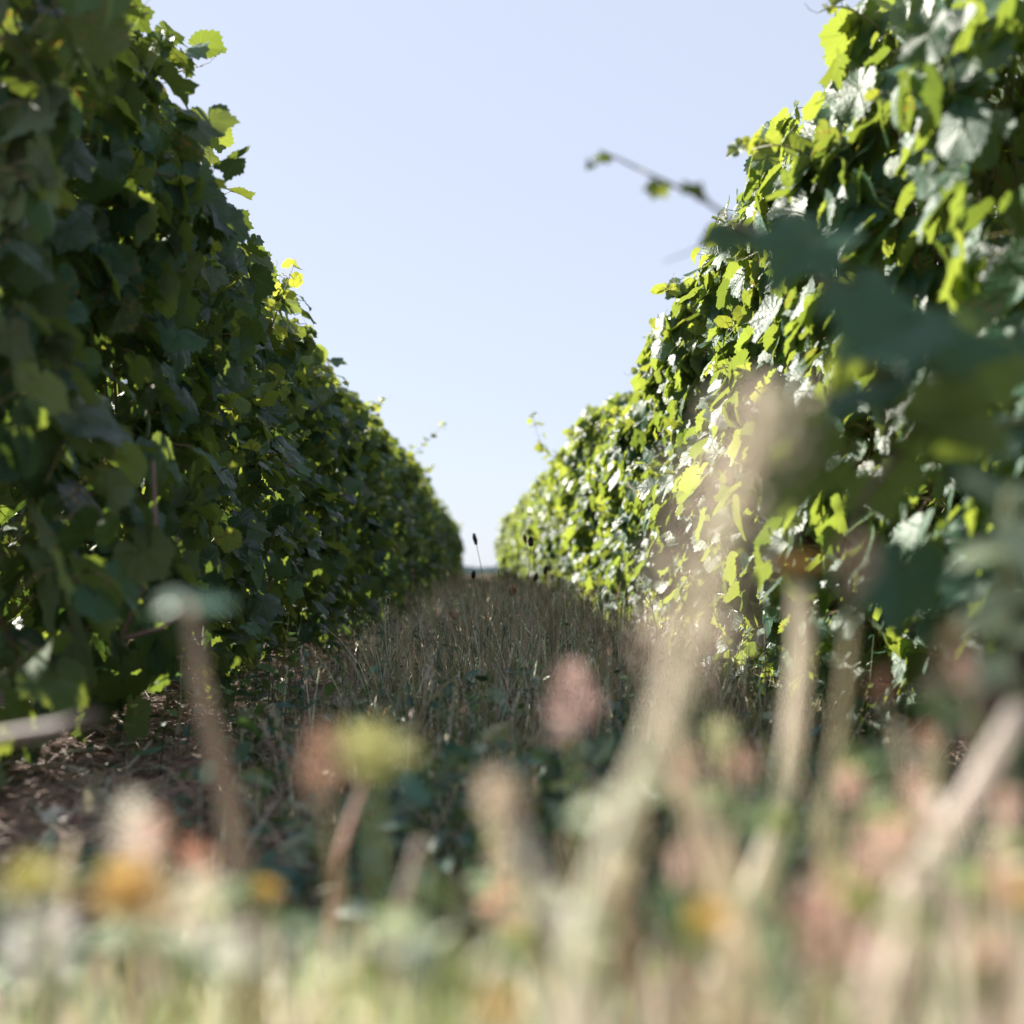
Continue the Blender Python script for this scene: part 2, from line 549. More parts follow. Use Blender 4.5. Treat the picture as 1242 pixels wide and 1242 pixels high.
    yy = rng.uniform(-.6, .6, n); zz = top(yy) - np.abs(rng.normal(0, .06, n)); xx = rng.normal(0, .085, n)
    J.append(np.stack([xx, yy, zz], 1)); N.append(np.stack([rng.normal(0, .6, n) + xx * 5, rng.normal(0, .5, n), np.abs(rng.normal(.7, .4, n))], 1))
    T.append(np.stack([xx * 8 + rng.normal(0, .5, n), rng.normal(0, .5, n), -.4 * np.ones(n)], 1)); RT.append(J[-1] + np.stack([-xx * .4, rng.normal(0, .02, n), -.05 * np.ones(n)], 1))
    SZ.append(np.clip(rng.normal(.054, .013, n), .02, .08)); C.append(np.stack([rng.random(n), np.clip(rng.normal(.25, .2, n), 0, 1), np.zeros(n)], 1)); LO.append(np.zeros(n, bool))
    J, RT, N, T, SZ, C, LO = (np.concatenate(a) for a in (J, RT, N, T, SZ, C, LO))
    put_leaves(fo, rng, J[~LO], N[~LO], T[~LO], SZ[~LO], C[~LO], curl=.7 if dense else .85)
    put_leaves(fo, rng, J[LO], N[LO], T[LO], SZ[LO], C[LO], TPL_LO)
    put_petioles(fo, rng, J, RT)
    # shoots that outgrew the clipping
    for k in range(rng.integers(3, 6)):
        y0 = rng.uniform(-.55, .55); z0 = float(top(y0)) - .14
        L = rng.uniform(.12, .30)
        dx, dy = rng.normal(0, .25, 2)
        shoot(fo, ca, rng, [(0 + dx * .1, y0, z0), (dx * L * .5, y0 + dy * L * .4, z0 + L * .55), (dx * L * 1.3, y0 + dy * L, z0 + L)], size=(.045, .014), step=.05, young=(.35, 1))
    # side shoots leaning out of the face
    for k in range(10):
        s = -1 if k % 2 else 1
        y0 = rng.uniform(-.5, .5); z0 = rng.uniform(.6, 1.55)
        h = float(half(z0, y0, s))
        shoot(fo, ca, rng, [(s * (h - .08), y0, z0), (s * (h + .03), y0 + rng.normal(0, .05), z0 + .05), (s * (h + .09), y0 + rng.normal(0, .08), z0 + rng.uniform(.0, .12))], size=(.062, .025), young=(.0, .6))
    return (tr.build("trunk", M_BARK), co.build("cordon", M_BARK), ca.build("canes", M_CANE), fo.build("foliage", [M_LEAF, M_CANE]))


# ------------------------------------------------------------------ ground, hill
def ground():
    g = Geo()
    rng = np.random.default_rng(5)
    xs = np.concatenate([[-3000, -600, -120, -40, -14], np.arange(-5, 5.01, .1), [14, 40, 120, 600, 3000]])
    ys = np.concatenate([[-600, -60, -10], np.arange(-1, 14, .1), np.arange(14, 60, 1.0), [70, 90, 140, 300, 800, 3000]])
    X, Y = np.meshgrid(xs, ys)
    near = (np.abs(X) < 4.9) & (Y > -1) & (Y < 13.9)
    Z = .018 * np.sin(2.1 * X + .7) * np.sin(1.7 * Y) + .012 * np.sin(5.3 * X + 2 * Y) + rng.normal(0, .008, X.shape)
    Z += .03 * np.exp(-((X - 1.18) / .35) ** 2) + .03 * np.exp(-((X + 1.05) / .35) ** 2)
    Z = np.where(near, Z, 0) - .015
    nx, ny = len(xs), len(ys)
    i, j = np.meshgrid(np.arange(nx - 1), np.arange(ny - 1))
    a = (j * nx + i).ravel()
    g.add(np.stack([X, Y, Z], -1).reshape(-1, 3), [np.stack([a, a + 1, a + nx + 1, a + nx], 1)], (.1, .1, .1))
    tag(g.build("ground", M_SOIL), kind="structure")
    # a low wooded hill on the horizon, the blue of distant haze put into its colour
    h = Geo()
    t = np.linspace(-1, 1, 41)
    V = []
    for q, row in enumerate(np.linspace(-1, 1, 13)):
        for u in t:
            V.append((-40 + u * 260, 1500 + row * 160, max(0, 11 * (1 - u * u) ** 1.5 * (1 - row * row)) + 1.2 * math.sin(u * 31) * (1 - row * row) * (1 - u * u) - .5))
    a = np.array([r * 41 + c for r in range(12) for c in range(40)])
    h.add(V, [np.stack([a, a + 1, a + 42, a + 41], 1)], (.035, .055, .06))
    tag(h.build("hill", tint_material("hazy_wooded_hill", rough=1, spec=0, scale=.05)), kind="structure")


ground()

# ------------------------------------------------------------------ the two vine rows
X_LEFT, X_RIGHT = -1.03, 1.10
PROTO = [vine_meshes(100 + k) for k in range(5)] + [vine_meshes(120 + k, True) for k in range(5)]  # plain set tinted darker for the shaded row, dense set paler for the sunlit row
for parts in PROTO:
    for o in parts:
        COL.objects.unlink(o)

L_LABELS = [
    "dark shaded grapevine filling the upper left edge of the picture",
    "shaded grapevine with the large serrated leaf jutting into the sky at upper left",
    "shaded grapevine whose yellow shoot tip stands up against the sky on the left",
    "shaded grapevine just past the yellow shoot tip of the left row",
    "darker grapevine of the left row between the yellow shoot tip and the long leaning shoot",
    "grapevine of the left row where its clipped top starts to blur, with sunlit top leaves",
]
R_LABELS = [
    "grapevine with a drooping shoot of big out of focus blue green leaves on the right",
    "sunlit grapevine at the upper right edge with broad silvery and yellow green leaves",
    "sunlit grapevine of the right row with the sharp leafy corner against the sky",
    "sunlit grapevine of the right row just beyond the tip of the drooping blurred shoot",
    "sunlit yellow green grapevine partly behind the pale blurred grass plume",
    "sunlit grapevine of the right row just past the pale blurred grass plume",
]
VINES = {}


def plant_row(side, x0, y0, n, labels, zs, seed):
    rng = random.Random(seed)
    for k in range(n):
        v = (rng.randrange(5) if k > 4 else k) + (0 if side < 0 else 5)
        flip = rng.random() < .5
        y = y0 + ROW_L * k
        bend = (k / n) ** 2 * (.20 if side < 0 else -.28)     # the rows draw together a little at the far end
        root = empty("grape_vine", (x0 + bend + rng.uniform(-.03, .03) - (.02 if side > 0 and k in (1, 2) else 0), y, 0), math.pi if flip else 0)
        s = zs[k] if k < len(zs) else 1.0 + rng.uniform(-.05, .06) + (k / n) ** 2 * (.03 if side < 0 else .14)
        root.scale = (rng.uniform(.95, 1.06), 1, s)
        for o in PROTO[v]:
            link_copy(o, root)
        w = "left" if side < 0 else "right"
        if k < len(labels):
            tag(root, labels[k], "grapevine", "grapevines of the %s row" % w)
        elif k < 13:
            tag(root, "blurred grapevine in the middle stretch of the %s %s row" % ("shaded" if side < 0 else "sunlit", w), "grapevine", "grapevines halfway down the %s row" % w)
        else:
            tag(root, "small far grapevine near the distant end of the %s %s row" % ("shaded" if side < 0 else "sunlit", w), "grapevine", "far grapevines of the %s row" % w)
        VINES[(side, k)] = root


plant_row(-1, X_LEFT, 2.76, 30, L_LABELS, [1.14, 1.05, .97, .93, .96, .93, .95], 11)  # first vine's top, out of view, is raised to shade the drooping shoot
plant_row(1, X_RIGHT, 1.55, 31, R_LABELS, [.97, 1.04, 1.05, .99, .99, .96, .95, .92], 12)


for k in range(22):                                     # the neighbouring row beyond the left one
    root = empty("grape_vine", (-3.25, 3.0 + ROW_L * k, 0), math.pi * (k % 2))
    root.scale = (1, 1, 1.0 + .03 * math.sin(k * 2.7))
    for o in PROTO[k * 3 % 5]:
        link_copy(o, root)
    tag(root, "grapevine of the neighbouring row, hidden behind the left row except through its gaps", "grapevine", "grapevines of the neighbouring row")


def extra_shoot(vine, name, label, pts, **kw):
    """a long shoot that left the clipped wall: one cane with its leaves, a part of its vine"""
    cg, lg = Geo(), Geo()
    shoot(lg, cg, np.random.default_rng(kw.pop('seed', 1)), pts, **kw)
    o = cg.build("long_shoot", M_CANE)
    lf = lg.build("shoot_leaves", [M_LEAF, M_CANE], o)
    o.parent = vine
    bpy.context.view_layer.update()
    o.matrix_parent_inverse = vine.matrix_world.inverted()
    if label: o["label"] = label
    return o


def px(*pp): return [at(*p) for p in pp]


extra_shoot(VINES[(-1, 2)], "s", "pale yellow upright shoot tip", px((322, 420, 5.3), (338, 372, 5.25), (356, 322, 5.2)), size=(.05, .028), step=.04, young=(.5, 1), seed=3)
extra_shoot(VINES[(-1, 8)], "s", "long thin shoot leaning out over the alley", px((462, 590, 12.5), (492, 562, 12.2), (518, 535, 12.0), (540, 512, 11.8)), size=(.07, .02), step=.09, young=(.2, .7), seed=4)
extra_shoot(VINES[(1, 9)], "s", "arching shoot bending out over the alley", px((730, 610, 12.0), (690, 568, 11.6), (660, 545, 11.4), (646, 506, 11.3)), size=(.08, .04), step=.09, young=(.1, .5), seed=5)
extra_shoot(VINES[(-1, 1)], "s", None, px((150, 45, 3.5), (185, 60, 3.45), (222, 74, 3.4)), size=(.075, .07), step=.06, young=(0, .1), seed=6)
extra_shoot(VINES[(-1, 1)], "s", None, px((195, 95, 3.6), (225, 84, 3.55), (246, 80, 3.5)), size=(.082, .075), step=.07, young=(0, .1), seed=41)
extra_shoot(VINES[(-1, 1)], "s", None, px((235, 175, 3.9), (255, 165, 3.9), (268, 158, 3.9)), size=(.06, .045), step=.05, young=(0, .3), seed=37)
extra_shoot(VINES[(-1, 5)], "s", None, px((395, 505, 8.5), (415, 490, 8.5), (432, 484, 8.5)), size=(.075, .07), step=.07, young=(0, .1), seed=38)
extra_shoot(VINES[(-1, 3)], "s", None, px((360, 420, 6.5), (372, 405, 6.5), (380, 396, 6.5)), size=(.06, .035), step=.05, young=(.2, .6), seed=39)
extra_shoot(VINES[(-1, 0)], "s", None, px((90, 40, 2.9), (140, 12, 2.9), (178, 8, 2.9)), size=(.07, .05), step=.07, young=(0, .3), seed=16)
extra_shoot(VINES[(-1, 1)], "s", None, px((215, 275, 4.1), (250, 245, 4.1), (275, 235, 4.1)), size=(.07, .055), step=.07, young=(0, .2), seed=7)

for pp, lab in ((((186, 560, 2.62), (189, 640, 2.58), (177, 705, 2.56), (148, 772, 2.54)), "bare reddish cane hanging out of the dark leaves"),
                (((235, 735, 2.62), (195, 762, 2.57), (150, 774, 2.54)), "short bare cane meeting the hanging one")):
    cg = Geo()
    cg.tube(px(*pp), [.0035, .0035, .0032, .003][:len(pp)], (.26, .15, .13), 7)
    o = cg.build("hanging_cane", M_CANE)
    o["label"] = lab
    o.parent = VINES[(-1, 0)]
    bpy.context.view_layer.update()
    o.matrix_parent_inverse = VINES[(-1, 0)].matrix_world.inverted()

# the drooping shoot with big blurred leaves, part of the nearest right vine
def drooping_shoot():
    rng = np.random.default_rng(21)
    cg, lg = Geo(), Geo()
    main = px((1330, 500, 1.75), (1200, 520, 1.5), (1085, 555, 1.3), (1072, 470, 1.25), (1030, 380, 1.27), (960, 300, 1.4), (900, 275, 1.55), (850, 240, 1.65), (790, 212, 1.75), (745, 190, 1.85), (712, 203, 1.9))
    dense = main
    cg.tube(dense, [.005, .0048, .0045, .004, .0036, .0032, .0028, .0024, .002, .0016, .001], (.13, .12, .05), 7)
    cg.tube(px((1085, 555, 1.3), (1050, 600, 1.3), (1030, 640, 1.33)), [.004, .0035, .003], (.12, .10, .06), 7)
    cg.tube(px((900, 275, 1.55), (850, 300, 1.6), (805, 318, 1.65)), [.0016, .001, .0006], (.2, .17, .08), 5)
    toC = lambda p: (cam.location - p).normalized()
    J, N, T, SZ, C, RT = [], [], [], [], [], []
    def leaf(x, y, d, size, nx, ny, nz, tx, ty, tz, root=None, young=0.0, tone=.2):
        p = at(x, y, d)
        J.append(p); N.append((nx, ny, nz)); T.append((tx, ty, tz)); SZ.append(size * .86); C.append((min(1, tone + .5), young, 0, .55))
        RT.append(at(*root) if root else p + Vector((.02, .01, -.05)))
    # upper faces tilted to the sky and the lens
    leaf(985, 290, 1.30, .072, -.25, -.75, .75, -.5, -.2, -.5, (960, 300, 1.4))
    leaf(1085, 400, 1.15, .078, -.15, -.75, .8, -.9, -.2, -.35, (1050, 420, 1.25))
    leaf(1125, 395, 1.20, .076, .25, -.8, .75, .9, -.2, -.3, (1072, 470, 1.25))
    leaf(1130, 520, 1.22, .082, .1, .5, .9, .6, -.4, -.5, (1085, 540, 1.27), tone=.2)
    leaf(1030, 345, 1.30, .055, -.5, -.5, .8, .2, -.3, -.9, (1030, 380, 1.27), tone=.3)
    leaf(1150, 455, 1.24, .060, .4, -.6, .8, .8, -.3, -.6, (1110, 480, 1.25), tone=.4)
    leaf(1060, 470, 1.24, .055, -.3, -.3, .9, -.8, -.3, -.6, (1075, 500, 1.25), tone=.1)
    leaf(990, 570, 1.36, .078, -.3, .7, .6, -.6, -.3, -.6, (1050, 560, 1.3), tone=.05)
    leaf(960, 505, 1.42, .062, .4, .75, .5, -.3, -.3, -.9, (1010, 490, 1.4), tone=.5, young=.1)
    leaf(1075, 590, 1.40, .066, -.2, .6, .7, .3, -.2, -.9, (1060, 560, 1.38), tone=.0)
    leaf(1160, 590, 1.45, .066, .3, -.5, .7, .5, -.2, -.8, (1120, 555, 1.4), tone=.1)
    leaf(1200, 440, 1.42, .060, .5, .5, .6, .5, .2, -.8, (1170, 470, 1.4), tone=.4, young=.1)
    leaf(1040, 440, 1.36, .050, -.5, .6, .5, -.6, -.2, -.8, (1060, 450, 1.3), tone=.5, young=.15)
    leaf(1095, 690, 1.55, .075, -.3, -.8, .5, -.2, -.2, -1, (1060, 620, 1.4))
    leaf(1225, 520, 1.60, .07, -.7, -.5, .6, -.3, -.4, -1, (1240, 480, 1.6))
    leaf(1228, 420, 1.62, .07, -.7, -.4, .6, .1, -.4, -1, (1240, 380, 1.6))
    leaf(885, 280, 1.56, .042, -.3, -.6, .5, -.2, -.1, -.9, (900, 275, 1.55), .05, .1)
    leaf(798, 226, 1.74, .022, .0, .5, .6, -.2, 0, -.9, (790, 212, 1.75), .3, .5)
    leaf(838, 228, 1.66, .026, .3, .2, .9, .9, .1, .35, (850, 240, 1.65), .0)
    leaf(735, 195, 1.86, .022, .1, .1, 1, -.9, 0, -.1, (745, 190, 1.85), .0)
    leaf(718, 200, 1.90, .014, -.2, .1, 1, -.9, 0, .3, (712, 203, 1.9), .1)
    put_leaves(lg, rng, J, N, T, SZ, C, [TPL[1]], curl=1.05)
    put_petioles(lg, rng, J, RT, .0014)
    o = cg.build("drooping_shoot", M_CANE)
    o["label"] = "drooping shoot of big blurred blue green leaves, thin tip against the sky"
    lf = lg.build("shoot_leaves", [M_LEAF, M_CANE], o)
    v = VINES[(1, 0)]
    o.parent = v
    bpy.context.view_layer.update()
    o.matrix_parent_inverse = v.matrix_world.inverted()


drooping_shoot()

# ------------------------------------------------------------------ grass, weeds, straw (uncountable)
def blades(g, rng, base, h, az, lean, w, col):
    """tapered curved blades; all arguments are arrays of length K"""
    K = len(h)
    segs = 5
    t = np.linspace(0, 1, segs)
    dirx, diry = np.cos(az), np.sin(az)
    px_, py_ = -diry, dirx
    tw = rng.uniform(-1.2, 1.2, K)
    P = np.zeros((K, segs, 2, 3))
    for i, u in enumerate(t):
        fx = lean * h * u ** 1.7
        z = h * (u - .35 * np.minimum(lean, 1.2) * u ** 2.2)
        wid = w * (1 - u ** 2.2) * .5 + .0002
        a = tw * (.4 + .6 * u)
        ox = (px_ * np.cos(a) + dirx * np.sin(a)) * wid
        oy = (py_ * np.cos(a) + diry * np.sin(a)) * wid
        for s, sg in ((0, -1), (1, 1)):
            P[:, i, s, 0] = base[:, 0] + dirx * fx + sg * ox
            P[:, i, s, 1] = base[:, 1] + diry * fx + sg * oy
            P[:, i, s, 2] = base[:, 2] + z
    q = np.array([(2 * i, 2 * i + 1, 2 * i + 3, 2 * i + 2) for i in range(segs - 1)])
    f = (q[None] + (np.arange(K) * segs * 2)[:, None, None]).reshape(-1, 4)
    g.add(P.reshape(-1, 3), [f], np.repeat(col, segs * 2, 0))


PAL = {
    "straw": (.37, .33, .22), "pale": (.55, .52, .42), "pink": (.44, .29, .25), "olive": (.20, .23, .075),
    "green": (.085, .15, .04), "deep": (.04, .085, .035), "teal": (.06, .14, .10), "sage": (.26, .31, .19), "lime": (.30, .36, .07),
    "brown": (.22, .14, .09),
}


def pick(rng, n, weights):
    names = list(weights); p = np.array([weights[k] for k in names], float); p /= p.sum()
    c = np.array([PAL[k] for k in names])[rng.choice(len(names), n, p=p)]
    return c * rng.uniform(.75, 1.2, (n, 1)) * rng.normal(1, .06, (n, 3))


def near_grass():
    rng = np.random.default_rng(31)
    g = Geo()
    # foreground fringe, cut so that the sight line over it stays as in the photograph
    n = 3000
    d = rng.uniform(.42, 1.2, n)
    sx = rng.uniform(-90, 1330, n)
    x = (sx - 580) / FPX * d
    lim = np.interp(sx, [0, 120, 250, 400, 560, 760, 900, 1050, 1242], [1130, 1120, 1085, 1070, 1095, 1090, 1075, 1055, 1025])
    zt = CAM_H - d * (lim + rng.exponential(120, n) - 45 - 690) / FPX
    h = np.minimum(zt, rng.normal(.36, .06, n))
    ok = h > .09
    d, x, h, sx = d[ok], x[ok], h[ok], sx[ok]
    n = len(d)
    col = pick(rng, n, {"straw": 2.4, "pale": 3.4, "pink": 1.8, "olive": 3, "green": 1.6, "sage": 3, "lime": 2.4})
    right = np.interp(sx, [500, 1000], [0, 1])[:, None]
    col = np.where((rng.random((n, 1)) < .45 * right), pick(rng, n, {"straw": 1.5, "pale": 3, "pink": 3, "sage": 1}), col)
    blades(g, rng, np.stack([x, d, np.zeros(n) - .02], 1), h, rng.uniform(0, 6.28, n), np.abs(rng.normal(.25, .22, n)), rng.uniform(.003, .0075, n), col)
    # taller stems standing out of the fringe, more of them to the right
    n = 210
    d = rng.uniform(.5, 1.1, n)
    sx = 1300 * rng.random(n) ** .62 - 30
    x = (sx - 580) / FPX * d
    lim = np.interp(sx, [0, 250, 560, 760, 1000, 1242], [1060, 1010, 1000, 930, 850, 800])
    h = CAM_H - d * (lim + rng.exponential(90, n) - 702) / FPX
    ok = h > .06; x, d, h = x[ok], d[ok], h[ok]; n = len(x)
    blades(g, rng, np.stack([x, d, np.zeros(n) - .02], 1), h, rng.uniform(0, 6.28, n), np.abs(rng.normal(.4, .3, n)), rng.uniform(.0025, .005, n),
           pick(rng, n, {"straw": 3, "pale": 4, "pink": 2, "sage": 2, "olive": 1}))
    # alley sward
    n = 36000
    y = 1.0 + 13 * rng.random(n) ** 1.25
    x = rng.normal(.15, .45, n)
    ok = (x > np.where(y > 3.2, -.72, -.5)) & (x < 1.0)
    x, y = x[ok], y[ok]; n = len(x)
    clump = .5 + .28 * np.sin(7.1 * x + 3.1 * y + 1.3 * np.sin(5 * y)) + .22 * np.sin(13 * x - 8 * y + 2)
    hmax = np.interp(y, [1, 1.6, 2.4, 4, 8, 14], [.16, .19, .23, .30, .38, .42]) * (.42 + .95 * clump)
    edge = np.where(y > 3.2, np.interp(x, [-.75, -.35, -.1, .6, .95], [.45, .75, 1, 1, .75]), np.interp(x, [-.6, -.35, -.1, .6, .95], [.4, .7, 1, 1, .6]))
    h = hmax * edge * np.clip(rng.normal(.72, .25, n), .2, 1.15)
    col = pick(rng, n, {"straw": 1.6, "pale": 1.2, "brown": 1.6, "green": 3.4, "deep": 1.6, "teal": 2.4, "olive": 2.2, "pink": .8})
    dry = pick(rng, n, {"straw": 2.2, "pale": 1.6, "brown": 3, "olive": 1, "pink": 1.4, "green": .8})
    col = np.where(rng.random((n, 1)) < np.interp(y, [2, 3.2, 6], [.1, .45, .6])[:, None], dry, col)
    blades(g, rng, np.stack([x, y, np.zeros(n) - .02], 1), h, rng.uniform(0, 6.28, n), np.abs(rng.normal(.4, .35, n)), rng.uniform(.0018, .0050, n), col)
    # dry flowering culms with a loose head of spikelets
    n = 1300
    y = 1.9 + 9 * rng.random(n) ** 1.3
    x = rng.normal(.22, .34, n)
    ok = (x > -.5) & (x < .95); x, y = x[ok], y[ok]; n = len(x)
    h = np.interp(y, [1.9, 2.6, 4, 8, 12], [.20, .26, .35, .42, .44]) * np.clip(rng.normal(.84, .2, n), .4, 1.2)
    az = rng.uniform(0, 6.28, n); lean = np.abs(rng.normal(.35, .35, n))
    col = pick(rng, n, {"straw": 3, "pale": 5, "pink": 1.5, "olive": .6}) * 1.1  # dry stems tinted extra pale to stand in for dappled sun
    blades(g, rng, np.stack([x, y, np.zeros(n) - .02], 1), h, az, lean, rng.uniform(.0026, .0046, n), col)
    reps = 9
    u = np.tile(np.linspace(.74, 1.0, reps), n)
    H, A, Ln = np.repeat(h, reps), np.repeat(az, reps), np.repeat(lean, reps)
    P = np.stack([np.repeat(x, reps) + np.cos(A) * Ln * H * u ** 1.7, np.repeat(y, reps) + np.sin(A) * Ln * H * u ** 1.7, H * (u - .35 * np.minimum(Ln, 1.2) * u ** 2.2) - .02], 1)
    m = len(P); has = np.repeat(rng.random(n) < .6, reps)
    ang = rng.uniform(0, 6.28, m)
    put_leaves(g, rng, P[has], rng.normal(0, 1, (m, 3))[has], np.stack([np.cos(ang) * .5, np.sin(ang) * .5, np.ones(m)], 1)[has], rng.uniform(.008, .016, m)[has], np.repeat(col, reps, 0)[has], [oval_template(6, .17)], curl=.5)
    # dry tussocks, their culms splaying outwards
    B, Hh, Az, Ln, Cc = [], [], [], [], []
    for q in range(95):
        y0 = 2.3 + 10 * rng.random() ** 1.4; x0 = rng.normal(.25, .38)
        if not -.6 < x0 < .95: continue
        H = rng.uniform(.55, 1.08) * np.interp(y0, [2.3, 3, 4.5, 8, 12], [.24, .30, .38, .44, .46])
        m = rng.integers(18, 42)
        B.append(np.stack([x0 + rng.normal(0, .03, m), y0 + rng.normal(0, .03, m), np.full(m, -.02)], 1))
        Hh.append(H * rng.uniform(.45, 1.1, m)); Az.append(rng.uniform(0, 6.28, m)); Ln.append(np.abs(rng.normal(.45, .3, m)))
        Cc.append(pick(rng, m, {"straw": 3, "pale": 3, "brown": 2, "pink": 1.5}))
    B, Hh, Az, Ln, Cc = (np.concatenate(a) for a in (B, Hh, Az, Ln, Cc))
    blades(g, rng, B, Hh, Az, Ln, rng.uniform(.0025, .005, len(Hh)), Cc)
    # far alley
    n = 9000
    y = 14 + 42 * rng.random(n)
    x = rng.uniform(-.6, .8, n)
    h = np.clip(rng.normal(.41, .11, n), .1, .62)
    col = pick(rng, n, {"straw": 2, "brown": 2.5, "green": 1.5, "deep": 1, "pink": 1})
    blades(g, rng, np.stack([x, y, np.zeros(n)], 1), h, rng.uniform(0, 6.28, n), np.abs(rng.normal(.25, .2, n)), rng.uniform(.005, .011, n), col)
    tag(g.build("grass", M_GRASS), "dry and green meadow grass covering the alley between the vine rows", "grass", kind="stuff")


def ground_weeds():
    rng = np.random.default_rng(41)
    g = Geo()
    n = 3000
    y = 1.0 + 3.2 * rng.random(n) ** 1.9
    x = rng.normal(.12, .33, n)
    ok = (x > -.62) & (x < .85); x, y = x[ok], y[ok]; n = len(x)
    hm = np.interp(y, [1, 1.6, 2.4, 4, 7], [.19, .22, .22, .2, .1]) * (.6 + .5 * np.sin(5 * x + 1) * np.sin(4 * y))
    hm = np.maximum(hm, .05)
    z = hm * np.sqrt(rng.random(n))
    nr = np.stack([rng.normal(0, .5, n), rng.normal(-.2, .5, n), np.ones(n) * .9], 1)
    az = rng.uniform(0, 6.28, n)
    tp = np.stack([np.cos(az), np.sin(az), rng.normal(0, .3, n)], 1)
    put_leaves(g, rng, np.stack([x, y, z], 1), nr, tp, rng.uniform(.015, .06, n), pick(rng, n, {"deep": 1.5, "teal": 4, "green": 3, "sage": 1, "olive": .6}), [OVAL, oval_template(12, .17), oval_template(12, .24)], curl=1.0)
    n = 160                                              # sparser leaves in the sunlit fringe
    d = rng.uniform(.45, 1.2, n); sx = rng.uniform(-60, 1300, n)
    x = (sx - 580) / FPX * d
    lim = np.interp(sx, [0, 250, 560, 900, 1242], [1160, 1110, 1110, 1060, 980])
    z = CAM_H - d * (lim + rng.exponential(90, n) - 690) / FPX
    ok = z > .02; x, d, z = x[ok], d[ok], z[ok]; n = len(x)
    az = rng.uniform(0, 6.28, n)
    put_leaves(g, rng, np.stack([x, d, z], 1), np.stack([rng.normal(0, .6, n), rng.normal(0, .6, n), np.ones(n) * .8], 1), np.stack([np.cos(az), np.sin(az), rng.normal(.3, .4, n)], 1),
               rng.uniform(.008, .022, n), pick(rng, n, {"sage": 3, "green": 2, "lime": 1, "olive": 2, "pale": 1}), [OVAL], curl=.6)
    for q in range(150):
        y0 = 1.7 + 6 * rng.random() ** 1.3; x0 = rng.normal(.2, .3)
        if not -.5 < x0 < .9: continue
        H = rng.uniform(.5, 1.05) * np.interp(y0, [1.7, 2.6, 4, 8], [.21, .27, .34, .40])
        lx, ly = rng.normal(0, .06, 2)
        m = rng.integers(7, 16)
        u = np.linspace(.15, 1, m); az = np.arange(m) * 2.4
        c = pick(rng, 1, {"deep": 1, "teal": 3, "green": 3, "sage": 2, "olive": 1.5})
        g.tube([(x0, y0, 0), (x0 + lx * .4, y0 + ly * .4, H * .5), (x0 + lx, y0 + ly, H)], [.0022, .0018, .001], c[0] * [1.3, 1.1, 1], 5)
        put_leaves(g, rng, np.stack([x0 + lx * u ** 1.5, y0 + ly * u ** 1.5, H * u], 1), np.stack([rng.normal(0, .4, m), rng.normal(0, .4, m), np.ones(m)], 1),
                   np.stack([np.cos(az), np.sin(az), rng.normal(.4, .3, m)], 1), rng.uniform(.02, .05, m) * (1.1 - .6 * u), np.repeat(c, m, 0) * rng.uniform(.8, 1.2, (m, 1)), [oval_template(12, .17), oval_template(12, .26)], curl=1.0)
    for q in range(190):
        y0 = 3.0 + 11 * rng.random() ** 1.3
        x0 = rng.normal(-.62, .09) if q % 2 else rng.normal(.84, .10)
        H = rng.uniform(.10, .34)
        lx, ly = rng.normal(0, .05, 2)
        m = rng.integers(6, 13)
        u = np.linspace(.15, 1, m); az = np.arange(m) * 2.4
        c = pick(rng, 1, {"deep": 3, "green": 3, "teal": 1.5, "olive": 1.5, "straw": .5})
        g.tube([(x0, y0, 0), (x0 + lx * .4, y0 + ly * .4, H * .5), (x0 + lx, y0 + ly, H)], [.002, .0016, .001], c[0] * [1.3, 1.1, 1], 5)
        put_leaves(g, rng, np.stack([x0 + lx * u ** 1.5, y0 + ly * u ** 1.5, H * u], 1), np.stack([rng.normal(0, .4, m), rng.normal(0, .4, m), np.ones(m)], 1),
                   np.stack([np.cos(az), np.sin(az), rng.normal(.3, .3, m)], 1), rng.uniform(.025, .065, m) * (1.1 - .5 * u), np.repeat(c, m, 0) * rng.uniform(.8, 1.2, (m, 1)), [oval_template(12, .2), oval_template(12, .3)], curl=1.1)
    tag(g.build("weeds", M_WEEDLEAF), "low broad leaved green weeds growing through the alley grass", "weeds", kind="stuff")


